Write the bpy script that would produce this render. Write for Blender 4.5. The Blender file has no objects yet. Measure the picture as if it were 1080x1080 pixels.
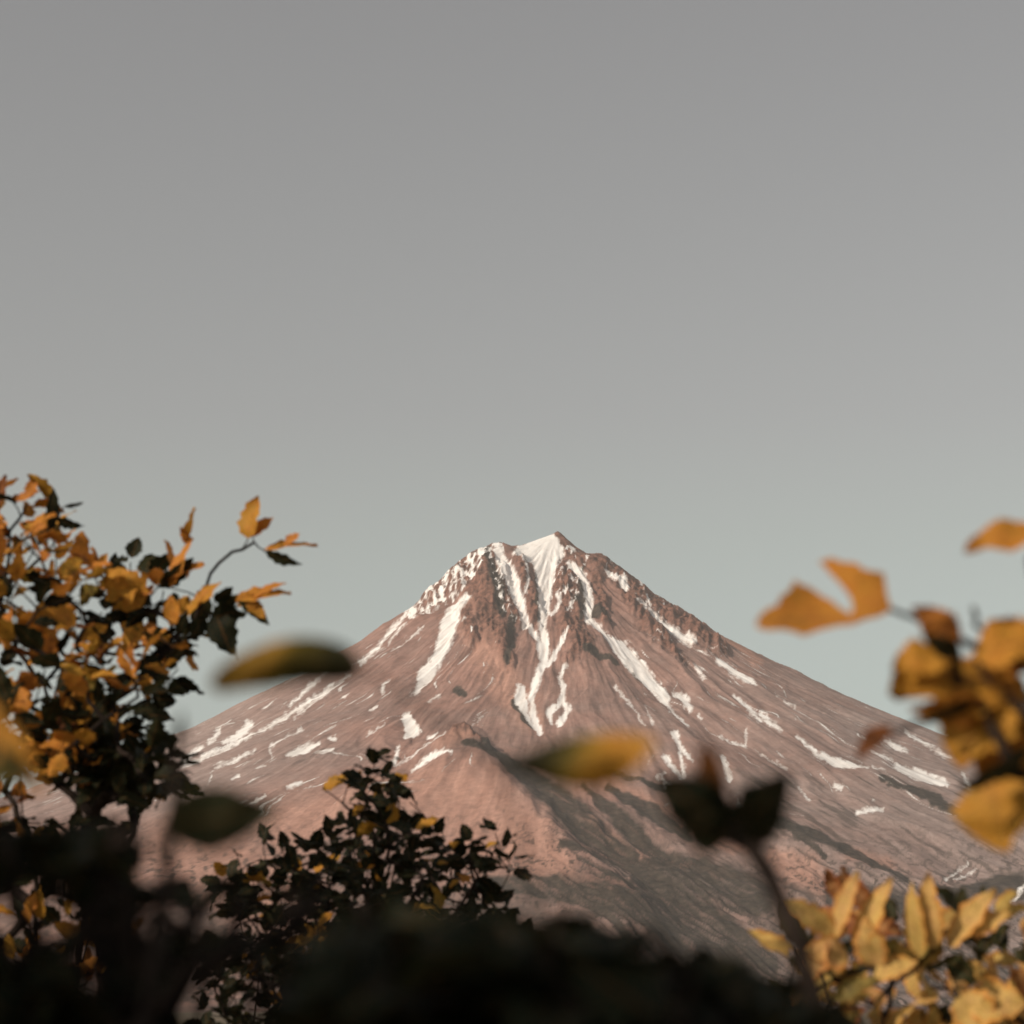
import bpy, bmesh, math, random
import numpy as np
from mathutils import Vector, Matrix

R = math.radians
scene = bpy.context.scene
COL = scene.collection
rng = random.Random(11)

# ------------------------------------------------------------------ camera
EYE = 1.65
FPX = 2550.0                       # focal length in units of 1/1080 of the frame (85 mm on 36 mm)
PITCH = math.atan(525.0 / FPX)     # the camera looks up at the summit
cam = bpy.data.cameras.new("camera")
cam.lens = 85.0
cam.sensor_width = 36.0
cam.clip_start = 0.02
cam.clip_end = 200000.0
cam.dof.use_dof = True
cam.dof.focus_distance = 22.0
cam.dof.aperture_fstop = 10.8
cam_ob = bpy.data.objects.new("camera", cam)
cam_ob.location = (0, 0, EYE)
cam_ob.rotation_euler = (R(90) + PITCH, 0, 0)
COL.objects.link(cam_ob)
scene.camera = cam_ob

# ------------------------------------------------------------------ sun and sky
SUN_EL, SUN_AZ = 31.0, 56.0        # degrees up; degrees to the left of straight behind the camera
S = Vector((-math.sin(R(SUN_AZ)) * math.cos(R(SUN_EL)), -math.cos(R(SUN_AZ)) * math.cos(R(SUN_EL)), math.sin(R(SUN_EL))))
sun = bpy.data.lights.new("sun", 'SUN')
sun.energy = 4.6
sun.angle = R(0.5)
sun.color = (1.0, 0.86, 0.70)
sun_ob = bpy.data.objects.new("sun", sun)
sun_ob.rotation_euler = S.to_track_quat('Z', 'Y').to_euler()
sun_ob.location = (-20, -20, 30)
COL.objects.link(sun_ob)

world = bpy.data.worlds.new("World")
scene.world = world
world.use_nodes = True
nt = world.node_tree
bg = nt.nodes["Background"]
sky = nt.nodes.new("ShaderNodeTexSky")
sky.sky_type = 'NISHITA'
sky.sun_disc = False
sky.sun_elevation = R(SUN_EL)
sky.sun_rotation = math.atan2(S.x, S.y)
sky.air_density = 1.0
sky.dust_density = 1.5
hs = nt.nodes.new("ShaderNodeHueSaturation")
hs.inputs["Saturation"].default_value = 0.16
hs.inputs["Value"].default_value = 1.0
tin = nt.nodes.new("ShaderNodeMix")
tin.data_type = 'RGBA'
tin.blend_type = 'MULTIPLY'
tin.inputs["Factor"].default_value = 1.0
# the air near the horizon is faintly green
tc = nt.nodes.new("ShaderNodeTexCoord")
sp = nt.nodes.new("ShaderNodeSeparateXYZ")
nt.links.new(tc.outputs["Generated"], sp.inputs[0])
rp = nt.nodes.new("ShaderNodeValToRGB")
rp.color_ramp.elements[0].position = 0.11
rp.color_ramp.elements[1].position = 0.42
rp.color_ramp.elements.new(0.19)
rp.color_ramp.elements.new(0.24)
for el, c in zip(sorted(rp.color_ramp.elements, key=lambda e: e.position), [(1.10, 1.23, 1.14, 1), (1.05, 1.10, 1.01, 1), (1.03, 1.02, 0.965, 1), (1.02, 0.985, 0.95, 1)]):
    el.color = c
nt.links.new(sp.outputs[2], rp.inputs[0])
nt.links.new(rp.outputs[0], tin.inputs["B"])
nt.links.new(sky.outputs["Color"], hs.inputs["Color"])
nt.links.new(hs.outputs["Color"], tin.inputs["A"])
nt.links.new(tin.outputs["Result"], bg.inputs["Color"])
bg.inputs["Strength"].default_value = 0.108

scene.render.engine = 'CYCLES'
scene.cycles.use_denoising = True
scene.cycles.max_bounces = 6
scene.cycles.volume_bounces = 1
scene.view_settings.view_transform = 'Standard'
scene.view_settings.look = 'None'
scene.view_settings.exposure = -0.30
scene.view_settings.gamma = 1.0

# ------------------------------------------------------------------ helpers
CP, SP = math.cos(PITCH), math.sin(PITCH)

def at(u, v, d):
    """point at distance d ahead, seen in direction (u, v) of the 1080 frame"""
    a, b = (u - 540.0) / FPX, -(v - 540.0) / FPX
    dx, dy, dz = a, CP - b * SP, SP + b * CP
    k = d / dy
    return Vector((dx * k, d, EYE + dz * k))

def seen(x, y, z):
    """the inverse of at(): works on arrays"""
    z = z - EYE
    f = y * CP + z * SP
    w = -y * SP + z * CP
    return 540.0 + FPX * x / f, 540.0 - FPX * w / f

def hsh(ix, iy, seed):
    h = (ix.astype(np.int64) * 374761393 + iy.astype(np.int64) * 668265263 + seed * 974711) & 0x7fffffff
    h = ((h ^ (h >> 13)) * 1274126177) & 0x7fffffff
    h = h ^ (h >> 16)
    return (h & 0xffff) / 65535.0

def noise(x, y, seed=0):
    ix, iy = np.floor(x), np.floor(y)
    fx, fy = x - ix, y - iy
    fx = fx * fx * fx * (fx * (fx * 6 - 15) + 10)
    fy = fy * fy * fy * (fy * (fy * 6 - 15) + 10)
    a, b = hsh(ix, iy, seed), hsh(ix + 1, iy, seed)
    c, d = hsh(ix, iy + 1, seed), hsh(ix + 1, iy + 1, seed)
    return ((a + (b - a) * fx) * (1 - fy) + (c + (d - c) * fx) * fy) * 2 - 1

def fbm(x, y, seed=0, octs=4, gain=0.5):
    t, a, s = 0, 1.0, 0
    for o in range(octs):
        t = t + a * noise(x * 2 ** o + o * 17.3, y * 2 ** o + o * 5.7, seed + o)
        s += a
        a *= gain
    return t / s

def ridged(x, y, seed=0, octs=4):
    t, a, s = 0, 1.0, 0
    for o in range(octs):
        t = t + a * (1 - 2 * np.abs(noise(x * 2 ** o + o * 7.1, y * 2 ** o + o * 3.3, seed + o)))
        s += a
        a *= 0.5
    return t / s

def N(tree, kind, **kw):
    n = tree.nodes.new(kind)
    for k, v in kw.items():
        if k in n.inputs:
            n.inputs[k].default_value = v
        else:
            setattr(n, k, v)
    return n

def ramp(tree, src, stops, interp='LINEAR'):
    r = tree.nodes.new("ShaderNodeValToRGB")
    r.color_ramp.interpolation = interp
    e = r.color_ramp.elements
    while len(e) < len(stops):
        e.new(0.5)
    for el, (p, c) in zip(e, stops):
        el.position = p
        el.color = c if len(c) == 4 else (*c, 1)
    tree.links.new(src, r.inputs[0])
    return r.outputs[0]

def mix(tree, fac, a, b, blend='MIX'):
    m = tree.nodes.new("ShaderNodeMix")
    m.data_type = 'RGBA'
    m.blend_type = blend
    for sock, val in (("Factor", fac), ("A", a), ("B", b)):
        if hasattr(val, "is_linked"):
            tree.links.new(val, m.inputs[sock])
        else:
            m.inputs[sock].default_value = val if not isinstance(val, tuple) or len(val) == 4 else (*val, 1)
    return m.outputs["Result"]

def attr(tree, name):
    a = tree.nodes.new("ShaderNodeAttribute")
    a.attribute_name = name
    return a.outputs["Fac"]

def new_mat(name):
    m = bpy.data.materials.new(name)
    m.use_nodes = True
    return m, m.node_tree, m.node_tree.nodes["Principled BSDF"]

# ------------------------------------------------------------------ materials
def mountain_material():
    m, t, b = new_mat("volcanic ash and snow")
    geo = t.nodes.new("ShaderNodeNewGeometry").outputs["Position"]
    fall = t.nodes.new("ShaderNodeUVMap").outputs[0]      # around the cone, and down it
    mp = N(t, "ShaderNodeMapping", Scale=(70.0, 7.0, 1.0))
    t.links.new(fall, mp.inputs["Vector"])
    n1 = N(t, "ShaderNodeTexNoise", Scale=1.0, Detail=7.0, Roughness=0.66)
    t.links.new(mp.outputs[0], n1.inputs["Vector"])
    n2 = N(t, "ShaderNodeTexNoise", Scale=0.035, Detail=5.0, Roughness=0.72)
    t.links.new(geo, n2.inputs["Vector"])
    n3 = N(t, "ShaderNodeTexNoise", Scale=0.0035, Detail=4.0, Roughness=0.6)
    t.links.new(geo, n3.inputs["Vector"])
    ash = ramp(t, n1.outputs[0], [(0.30, (0.17, 0.10, 0.082)), (0.5, (0.275, 0.165, 0.138)), (0.72, (0.36, 0.235, 0.20))])
    big = ramp(t, n3.outputs[0], [(0.35, (0.82, 0.86, 0.88)), (0.65, (1.12, 1.04, 1.0))])
    ash = mix(t, 1.0, ash, big, 'MULTIPLY')
    gcol = ramp(t, n1.outputs[0], [(0.25, (0.22, 0.162, 0.146)), (0.5, (0.31, 0.236, 0.214)), (0.75, (0.39, 0.312, 0.29))])
    col = mix(t, attr(t, "grey"), ash, gcol)
    col = mix(t, attr(t, "pink"), col, ramp(t, n1.outputs[0], [(0.3, (0.34, 0.18, 0.135)), (0.7, (0.50, 0.285, 0.22))]))
    col = mix(t, attr(t, "rock"), col, ramp(t, n2.outputs[0], [(0.35, (0.075, 0.038, 0.028)), (0.65, (0.26, 0.13, 0.095))]))
    lava_shade = ramp(t, n2.outputs[0], [(0.3, (0.014, 0.014, 0.012)), (0.7, (0.062, 0.050, 0.038))])  # dark tone for lava, scrub and the painted ridge shade
    col = mix(t, attr(t, "lava_shade"), col, lava_shade)
    sp = ramp(t, n2.outputs[0], [(0.35, (0.72, 0.72, 0.72)), (0.65, (1.16, 1.16, 1.16))])
    col = mix(t, 0.6, col, sp, 'MULTIPLY')
    sn = N(t, "ShaderNodeMapRange")
    sn.inputs["From Min"].default_value = 0.34
    sn.inputs["From Max"].default_value = 0.78
    e1 = t.nodes.new("ShaderNodeMath"); e1.operation = 'MULTIPLY_ADD'
    t.links.new(n1.outputs[0], e1.inputs[0]); e1.inputs[1].default_value = 0.75; e1.inputs[2].default_value = -0.375
    e2 = t.nodes.new("ShaderNodeMath"); e2.operation = 'MULTIPLY_ADD'
    t.links.new(n2.outputs[0], e2.inputs[0]); e2.inputs[1].default_value = 0.6; e2.inputs[2].default_value = -0.30
    e3 = t.nodes.new("ShaderNodeMath"); e3.operation = 'ADD'
    t.links.new(e1.outputs[0], e3.inputs[0]); t.links.new(e2.outputs[0], e3.inputs[1])
    e4 = t.nodes.new("ShaderNodeMath"); e4.operation = 'ADD'
    t.links.new(e3.outputs[0], e4.inputs[0]); t.links.new(attr(t, "snow"), e4.inputs[1])
    t.links.new(e4.outputs[0], sn.inputs["Value"])
    dirt = ramp(t, n1.outputs[0], [(0.3, (0.66, 0.60, 0.56)), (0.55, (0.86, 0.84, 0.82))])
    col = mix(t, sn.outputs[0], col, dirt)
    t.links.new(col, b.inputs["Base Color"])
    b.inputs["Roughness"].default_value = 0.95
    b.inputs["Specular IOR Level"].default_value = 0.1
    return m

def ground_material():
    m, t, b = new_mat("tundra ground")
    geo = t.nodes.new("ShaderNodeNewGeometry").outputs["Position"]
    n1 = N(t, "ShaderNodeTexNoise", Scale=0.01, Detail=8.0, Roughness=0.65)
    n2 = N(t, "ShaderNodeTexNoise", Scale=3.0, Detail=6.0, Roughness=0.7)
    t.links.new(geo, n1.inputs["Vector"])
    t.links.new(geo, n2.inputs["Vector"])
    c = ramp(t, n1.outputs[0], [(0.3, (0.07, 0.065, 0.03)), (0.55, (0.13, 0.09, 0.05)), (0.75, (0.20, 0.14, 0.10))])
    d = ramp(t, n2.outputs[0], [(0.3, (0.5, 0.5, 0.5)), (0.7, (1.2, 1.2, 1.2))])
    t.links.new(mix(t, 1.0, c, d, 'MULTIPLY'), b.inputs["Base Color"])
    b.inputs["Roughness"].default_value = 1.0
    return m

def leaf_material(name, stops, trans=0.30, rim=False):
    m, t, b = new_mat(name)
    uv = t.nodes.new("ShaderNodeUVMap").outputs[0]
    geo = t.nodes.new("ShaderNodeNewGeometry").outputs["Position"]
    n1 = N(t, "ShaderNodeTexNoise", Scale=90.0, Detail=5.0, Roughness=0.65)
    t.links.new(geo, n1.inputs["Vector"])
    # each leaf's own tint, wandering a little over the blade
    ad = t.nodes.new("ShaderNodeMath"); ad.operation = 'MULTIPLY_ADD'
    t.links.new(n1.outputs[0], ad.inputs[0])
    ad.inputs[1].default_value = 0.42
    ad2 = t.nodes.new("ShaderNodeMath"); ad2.operation = 'ADD'
    ad2.inputs[1].default_value = -0.21
    t.links.new(attr(t, "tint"), ad2.inputs[0])
    t.links.new(ad2.outputs[0], ad.inputs[2])
    col = ramp(t, ad.outputs[0], stops)
    # brown blotches
    n2 = N(t, "ShaderNodeTexNoise", Scale=260.0, Detail=3.0, Roughness=0.6)
    t.links.new(geo, n2.inputs["Vector"])
    bl = ramp(t, n2.outputs[0], [(0.57, (0, 0, 0)), (0.68, (1, 1, 1))])
    col = mix(t, bl, col, mix(t, 0.6, col, (0.06, 0.025, 0.01)))
    # veins: v = 0 at the midrib
    sep = t.nodes.new("ShaderNodeSeparateXYZ")
    t.links.new(uv, sep.inputs[0])
    ab = t.nodes.new("ShaderNodeMath"); ab.operation = 'ABSOLUTE'
    t.links.new(sep.outputs[1], ab.inputs[0])
    sl = t.nodes.new("ShaderNodeMath"); sl.operation = 'MULTIPLY_ADD'
    t.links.new(ab.outputs[0], sl.inputs[0]); sl.inputs[1].default_value = -0.55
    t.links.new(sep.outputs[0], sl.inputs[2])
    fr = t.nodes.new("ShaderNodeMath"); fr.operation = 'MULTIPLY'
    t.links.new(sl.outputs[0], fr.inputs[0]); fr.inputs[1].default_value = 7.0
    fr2 = t.nodes.new("ShaderNodeMath"); fr2.operation = 'FRACT'
    t.links.new(fr.outputs[0], fr2.inputs[0])
    v1 = ramp(t, fr2.outputs[0], [(0.0, (1, 1, 1)), (0.12, (0, 0, 0)), (0.9, (0, 0, 0)), (1.0, (1, 1, 1))])
    v2 = ramp(t, ab.outputs[0], [(0.0, (1, 1, 1)), (0.10, (0, 0, 0))])
    vein = mix(t, 1.0, v1, v2, 'LIGHTEN')
    col = mix(t, vein, col, mix(t, 0.5, col, (0.20, 0.09, 0.03)))
    if rim:   # the margin turns orange first
        rm = ramp(t, ab.outputs[0], [(0.62, (0, 0, 0)), (0.98, (0.8, 0.8, 0.8))])
        col = mix(t, rm, col, mix(t, 1.0, col, (1.05, 0.62, 0.30), 'MULTIPLY'))
    t.links.new(col, b.inputs["Base Color"])
    b.inputs["Roughness"].default_value = 0.55
    b.inputs["Specular IOR Level"].default_value = 0.10
    tr = t.nodes.new("ShaderNodeBsdfTranslucent")
    t.links.new(col, tr.inputs["Color"])
    ms = t.nodes.new("ShaderNodeMixShader")
    ms.inputs[0].default_value = trans
    t.links.new(b.outputs[0], ms.inputs[1])
    t.links.new(tr.outputs[0], ms.inputs[2])
    t.links.new(ms.outputs[0], t.nodes["Material Output"].inputs["Surface"])
    bp = N(t, "ShaderNodeBump", Strength=0.4, Distance=0.002)
    t.links.new(n1.outputs[0], bp.inputs["Height"])
    t.links.new(bp.outputs[0], b.inputs["Normal"])
    return m

def bark_material():
    m, t, b = new_mat("shrub bark")
    geo = t.nodes.new("ShaderNodeNewGeometry").outputs["Position"]
    n1 = N(t, "ShaderNodeTexNoise", Scale=60.0, Detail=5.0)
    t.links.new(geo, n1.inputs["Vector"])
    c = ramp(t, n1.outputs[0], [(0.3, (0.012, 0.009, 0.008)), (0.7, (0.036, 0.026, 0.021))])
    t.links.new(c, b.inputs["Base Color"])
    b.inputs["Roughness"].default_value = 0.9
    b.inputs["Specular IOR Level"].default_value = 0.06
    return m

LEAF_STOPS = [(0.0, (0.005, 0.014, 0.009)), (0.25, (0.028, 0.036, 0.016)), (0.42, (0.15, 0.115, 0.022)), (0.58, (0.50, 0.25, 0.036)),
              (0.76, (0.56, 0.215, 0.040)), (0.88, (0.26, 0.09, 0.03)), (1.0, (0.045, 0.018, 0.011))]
PALE_STOPS = [(0.0, (0.020, 0.028, 0.012)), (0.25, (0.045, 0.050, 0.018)), (0.42, (0.30, 0.22, 0.06)), (0.58, (0.64, 0.43, 0.13)),
              (0.76, (0.62, 0.35, 0.14)), (0.88, (0.30, 0.11, 0.04)), (1.0, (0.07, 0.025, 0.012))]
M_LEAF = leaf_material("autumn leaf", LEAF_STOPS)
M_PALE = leaf_material("pale autumn leaf", PALE_STOPS, rim=True)
M_BARK = bark_material()
M_MTN = mountain_material()
M_GND = ground_material()

# ------------------------------------------------------------------ the mountain
DM = 10000.0
SUMMIT = at(588, 563, DM)
# flank profiles: steps to the side of the summit and the level of the flank there, read off in frame units
LEFT = [(0, 560), (6, 564), (22, 570), (40, 577), (52, 579), (63, 575), (72, 578), (78, 582), (95, 592), (118, 612), (138, 631), (150, 645),
        (170, 657), (190, 670), (215, 689), (270, 721), (330, 751), (390, 783), (490, 826), (590, 862), (800, 925), (1100, 985), (1500, 1030), (2200, 1062), (2600, 1069)]
RIGHT = [(0, 560), (5, 564), (12, 571), (22, 580), (32, 587), (47, 587), (62, 599), (80, 613), (102, 631), (132, 650), (172, 677), (212, 700), (272, 731),
         (340, 763), (412, 795), (492, 832), (600, 872), (800, 930), (1100, 988), (1500, 1030), (2200, 1062), (2600, 1069)]
FRONT = [(0, 560), (6, 564), (14, 573), (30, 588), (60, 612), (100, 640), (150, 672), (215, 708), (270, 738), (330, 768), (390, 798), (490, 842), (590, 884),
         (800, 962), (1000, 1022), (1250, 1062), (1500, 1069), (2600, 1069)]

def profile(p):
    r = np.array([abs(at(588 + du, v, DM).x - SUMMIT.x) for du, v in p])
    z = np.array([at(588 + du, v, DM).z for du, v in p])
    return r, z

def grow(start, end, first, ratio):
    out, x, s = [], start, first
    sg = 1 if end > start else -1
    while sg * x < sg * end:
        out.append(x); x += sg * s; s *= ratio
    return out + [end]

def poly_field(U, V, pts, widths, signed=False):
    """distance from every (U, V) to a polyline, with its interpolated half width"""
    best = np.full(U.shape, 1e9); hw = np.zeros(U.shape); side = np.zeros(U.shape)
    for i in range(len(pts) - 1):
        (x0, y0), (x1, y1) = pts[i], pts[i + 1]
        dx, dy = x1 - x0, y1 - y0
        L2 = dx * dx + dy * dy + 1e-9
        t = np.clip(((U - x0) * dx + (V - y0) * dy) / L2, 0, 1)
        d = np.hypot(U - x0 - t * dx, V - y0 - t * dy)
        w = (widths[i] + (widths[i + 1] - widths[i]) * t) * 0.5
        k = (d - w) < (best - hw)
        best = np.where(k, d, best); hw = np.where(k, w, hw)
        if signed:
            cr = (dx * (V - y0) - dy * (U - x0))
            side = np.where(k, np.sign(cr), side)
    return best, hw, side

def conv(off, line):
    """strokes noted on enlargements (three times, from corner off) -> frame units"""
    ox, oy = off
    return [(ox + x / 3.0, oy + y / 3.0) for x, y, w in line], [w / 3.0 for x, y, w in line]

A3, A2, A4, A7, A8, A6 = (440, 540), (180, 540), (720, 520), (500, 720), (720, 720), (240, 720)
SNOW = [
    # summit cap and the gullies below it
    (A3, [(330, 125, 30), (372, 108, 52), (415, 100, 66), (430, 130, 66)]), (A3, [(318, 138, 30), (360, 132, 56), (400, 128, 76), (425, 125, 70)]), (A3, [(340, 120, 24), (425, 80, 26)]),
    (A3, [(405, 140, 96), (405, 190, 62), (405, 260, 42), (395, 350, 26), (405, 420, 30), (400, 480, 26), (375, 540, 30), (363, 590, 22), (368, 640, 24), (388, 695, 18)]),
    (A3, [(255, 135, 34), (270, 165, 46), (292, 205, 50), (320, 280, 36), (345, 360, 26), (385, 410, 20), (395, 470, 20)]),
    (A3, [(328, 558, 36), (328, 600, 40), (350, 645, 20), (372, 680, 16)]), (A3, [(472, 398, 16), (440, 440, 20), (420, 480, 20), (400, 495, 18)]),
    (A3, [(470, 495, 12), (450, 530, 16), (464, 560, 18), (458, 600, 18), (415, 630, 20), (425, 665, 12)]), (A3, [(460, 600, 16), (478, 625, 20), (452, 668, 22)]),
    (A3, [(440, 275, 10), (455, 300, 13), (430, 335, 13), (412, 320, 10)]), (A3, [(335, 160, 10), (355, 220, 8), (345, 260, 8)]),
    (A3, [(478, 160, 16), (500, 178, 32), (530, 220, 24), (545, 290, 27), (540, 345, 26), (590, 390, 22), (640, 425, 56), (700, 485, 50), (750, 540, 42), (780, 580, 34), (800, 620, 14), (855, 680, 7)]),
    (A3, [(600, 200, 14), (650, 235, 26), (665, 258, 14)]), (A3, [(700, 310, 8), (750, 345, 18), (800, 385, 24), (860, 420, 28), (878, 432, 14)]),
    (A3, [(955, 485, 18), (1000, 512, 28), (1070, 560, 8)]), (A3, [(880, 500, 7), (905, 530, 9)]), (A3, [(812, 570, 14), (842, 580, 26), (864, 618, 18)]),
    (A3, [(628, 565, 11), (660, 610, 7), (720, 690, 4)]), (A3, [(1000, 590, 6), (1040, 620, 14), (1085, 665, 12)]),
    (A3, [(960, 705, 7), (1000, 725, 9), (1038, 733, 8), (1042, 690, 5)]), (A3, [(810, 715, 20), (842, 770, 14), (872, 805, 6)]),
    (A3, [(785, 780, 18), (835, 842, 14)]), (A3, [(965, 790, 14), (988, 850, 24)]), (A3, [(720, 620, 4), (745, 690, 4)]), (A3, [(890, 640, 8), (900, 650, 6)]),
    # left of the summit
    (A2, [(935, 285, 26), (900, 320, 46), (878, 370, 56), (868, 415, 50), (845, 470, 34), (805, 515, 46), (775, 578, 12)]),
    (A2, [(770, 305, 10), (700, 375, 16), (650, 440, 12), (600, 482, 13)]), (A2, [(745, 360, 9), (690, 420, 7)]), (A2, [(800, 370, 5), (715, 440, 5)]),
    (A2, [(672, 575, 11), (674, 548, 11), (690, 535, 8)]), (A2, [(545, 578, 14), (556, 570, 10)]), (A2, [(632, 632, 12), (652, 624, 10)]),
    (A2, [(748, 655, 40), (765, 690, 46), (742, 712, 14)]), (A2, [(720, 750, 14), (708, 812, 16)]), (A2, [(715, 818, 6), (790, 780, 4), (870, 742, 5)]),
    (A2, [(765, 836, 12), (828, 814, 22), (885, 828, 12)]), (A2, [(815, 720, 10), (828, 730, 18), (846, 712, 9)]), (A2, [(815, 606, 10), (850, 588, 9)]),
    (A2, [(905, 730, 8), (950, 685, 6), (988, 642, 4)]), (A2, [(500, 500, 8), (440, 550, 14), (375, 608, 8)]), (A2, [(515, 540, 12), (430, 600, 15), (350, 652, 14), (285, 692, 10)]),
    (A2, [(565, 515, 7), (470, 580, 9), (390, 650, 5)]), (A2, [(250, 668, 22), (205, 708, 26), (165, 726, 12)]), (A2, [(300, 680, 8), (180, 742, 17), (35, 808, 14)]),
    (A2, [(95, 738, 16), (45, 782, 26)]), (A2, [(265, 763, 9), (200, 790, 12), (135, 812, 7)]), (A2, [(418, 690, 7), (335, 732, 10), (314, 755, 9), (320, 782, 5)]),
    (A2, [(466, 740, 18), (420, 757, 26), (368, 780, 12)]), (A2, [(300, 812, 10), (275, 822, 6)]), (A2, [(215, 840, 12), (195, 848, 9)]), (A2, [(412, 880, 12), (370, 896, 9)]),
    (A2, [(300, 924, 10), (255, 945, 14)]), (A2, [(152, 698, 12), (122, 728, 9)]), (A2, [(505, 720, 12), (522, 728, 8)]), (A2, [(680, 680, 4), (620, 712, 4)]), (A2, [(920, 368, 9), (926, 372, 7)]),
    # right flank
    (A4, [(250, 705, 20), (275, 735, 16), (312, 765, 7)]), (A4, [(360, 785, 9), (425, 838, 15), (480, 860, 31), (530, 868, 28), (582, 880, 12)]),
    (A4, [(676, 872, 22), (740, 895, 40), (790, 910, 32), (838, 930, 14)]), (A4, [(640, 783, 9), (680, 805, 18), (712, 822, 9)]), (A4, [(705, 768, 9), (750, 795, 10), (795, 824, 5)]),
    (A4, [(478, 925, 12), (500, 936, 18)]), (A4, [(550, 1013, 10), (632, 1007, 14)]), (A4, [(295, 655, 5), (358, 692, 8)]), (A4, [(365, 925, 5), (400, 968, 8)]), (A4, [(598, 822, 7), (662, 850, 7)]),
    (A4, [(885, 895, 6), (908, 945, 14)]), (A4, [(40, 560, 8), (65, 590, 7)]), (A4, [(245, 820, 4), (330, 870, 5)]), (A4, [(800, 830, 5), (850, 850, 4)]), (A4, [(600, 880, 5), (640, 888, 4)]),
    (A8, [(1035, 680, 8), (1060, 650, 14), (1085, 625, 6)]), (A8, [(830, 610, 6), (900, 560, 6)]), (A8, [(860, 612, 5), (925, 575, 5)]), (A7, [(640, 170, 10), (665, 300, 14)]),
]
ROCK = [  # outcrops: frame units, width
    ([(523, 574), (516, 590), (508, 606), (494, 622)], [12, 18, 24, 26]), ([(508, 586), (480, 612), (452, 634)], [14, 26, 16]),
    ([(528, 600), (532, 630), (545, 660)], [10, 16, 8]), ([(549, 592), (554, 610), (564, 640), (568, 662)], [12, 18, 16, 8]),
    ([(594, 598), (600, 618), (604, 640), (612, 660)], [18, 30, 34, 12]), ([(590, 566), (600, 578), (612, 588)], [8, 14, 12]),
    ([(622, 590), (640, 596), (668, 622)], [18, 26, 16]), ([(628, 610), (634, 640), (640, 660)], [14, 16, 8]),
    ([(668, 625), (720, 660), (760, 690)], [18, 22, 14]), ([(655, 620), (690, 670), (720, 700)], [12, 18, 8]),
    ([(490, 650), (500, 680)], [20, 12]), ([(600, 665), (615, 685), (606, 695)], [26, 26, 14]), ([(480, 793), (492, 793), (512, 801)], [10, 12, 10]),
    ([(510, 625), (518, 660), (536, 700)], [30, 36, 14]),
]
LAVA_SHADE = [  # dark lava strokes, with the shade right of the crests painted in as colour
    ([(513, 584), (518, 604), (526, 632), (530, 652)], [6, 9, 13, 5]), ([(541, 655), (538, 680), (536, 703)], [6, 10, 6]), ([(566, 600), (569, 640), (571, 660)], [5, 6, 4]),
    ([(612, 600), (616, 640), (614, 655)], [4, 6, 4]), ([(543, 738), (552, 756), (560, 765)], [7, 9, 4]), ([(484, 730), (488, 735)], [7, 7]),
    ([(516, 801), (545, 822), (590, 858), (632, 893), (668, 908)], [12, 26, 38, 34, 14]), ([(615, 838), (652, 868), (692, 900), (724, 912)], [4, 15, 17, 6]),
    ([(640, 836), (682, 856), (728, 882)], [6, 19, 8]), ([(690, 912), (745, 925), (800, 945)], [24, 44, 40]), ([(680, 935), (740, 975), (800, 1010)], [30, 50, 50]),
    ([(815, 868), (860, 888), (905, 906), (955, 926)], [8, 19, 12, 10]), ([(520, 950), (600, 962), (700, 990), (760, 1010)], [10, 26, 30, 20]),
    ([(930, 826), (985, 846), (1030, 872)], [5, 10, 6]), ([(660, 700), (700, 730)], [4, 5]), ([(600, 802), (680, 828), (740, 852)], [3, 5, 4]), ([(490, 806), (520, 812), (550, 812)], [5, 14, 4]),
    ([(780, 855), (830, 880), (870, 912)], [5, 7, 4]), ([(590, 918), (640, 925), (690, 915)], [5, 14, 10]), ([(620, 690), (650, 700)], [9, 5]), ([(612, 640), (640, 655)], [10, 5]),
    ([(1000, 940), (1060, 930), (1090, 935)], [16, 24, 20]), ([(905, 942), (960, 960), (1000, 975)], [14, 22, 30]), ([(880, 952), (930, 1000)], [20, 40]), ([(640, 950), (700, 962)], [8, 14]),
]
PINK = [
    ([(440, 850), (500, 870), (550, 910), (590, 940)], [60, 84, 70, 30]), ([(470, 800), (495, 796)], [24, 14]), ([(588, 846), (640, 885), (690, 918)], [10, 14, 8]),
    ([(815, 905), (850, 925), (880, 950)], [16, 34, 20]), ([(900, 905), (935, 912)], [16, 14]), ([(562, 812), (640, 828), (700, 860), (730, 876)], [6, 16, 14, 8]),
    ([(620, 842), (700, 905), (790, 925)], [4, 7, 6]), ([(300, 880), (380, 850), (440, 840)], [60, 46, 20]), ([(180, 900), (260, 930), (320, 980)], [60, 70, 60]),
    ([(755, 885), (790, 895)], [14, 12]), ([(60, 900), (120, 920)], [50, 50]), ([(500, 650), (520, 700), (560, 760)], [40, 40, 26]), ([(690, 600), (740, 650), (800, 700)], [10, 14, 10]),
]
RIDGE = [  # crest lines: points, height in metres, width of the steep right side and of the gentle left side (frame units)
    ([(430, 822), (462, 806), (488, 792), (508, 815), (540, 850), (575, 888), (610, 920), (660, 960), (720, 1010)], 62, 30, 80),
    ([(580, 842), (640, 888), (700, 920), (780, 960)], 22, 16, 14), ([(622, 838), (680, 874), (740, 905)], 20, 14, 12),
    ([(508, 578), (513, 600), (520, 625), (528, 655)], 26, 16, 26), ([(533, 640), (532, 670), (530, 705)], 20, 14, 24),
    ([(800, 868), (860, 895), (920, 925), (990, 960)], 26, 18, 30), ([(600, 600), (612, 630), (612, 660)], 18, 10, 16),
    ([(553, 590), (560, 620), (566, 650)], 16, 9, 12), ([(480, 652), (484, 690), (470, 740)], 12, 20, 30), ([(660, 700), (740, 790), (800, 840)], 12, 16, 30),
    ([(690, 640), (800, 720), (920, 790)], 14, 14, 26), ([(600, 680), (640, 740), (690, 800)], 12, 16, 24),
]

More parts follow.
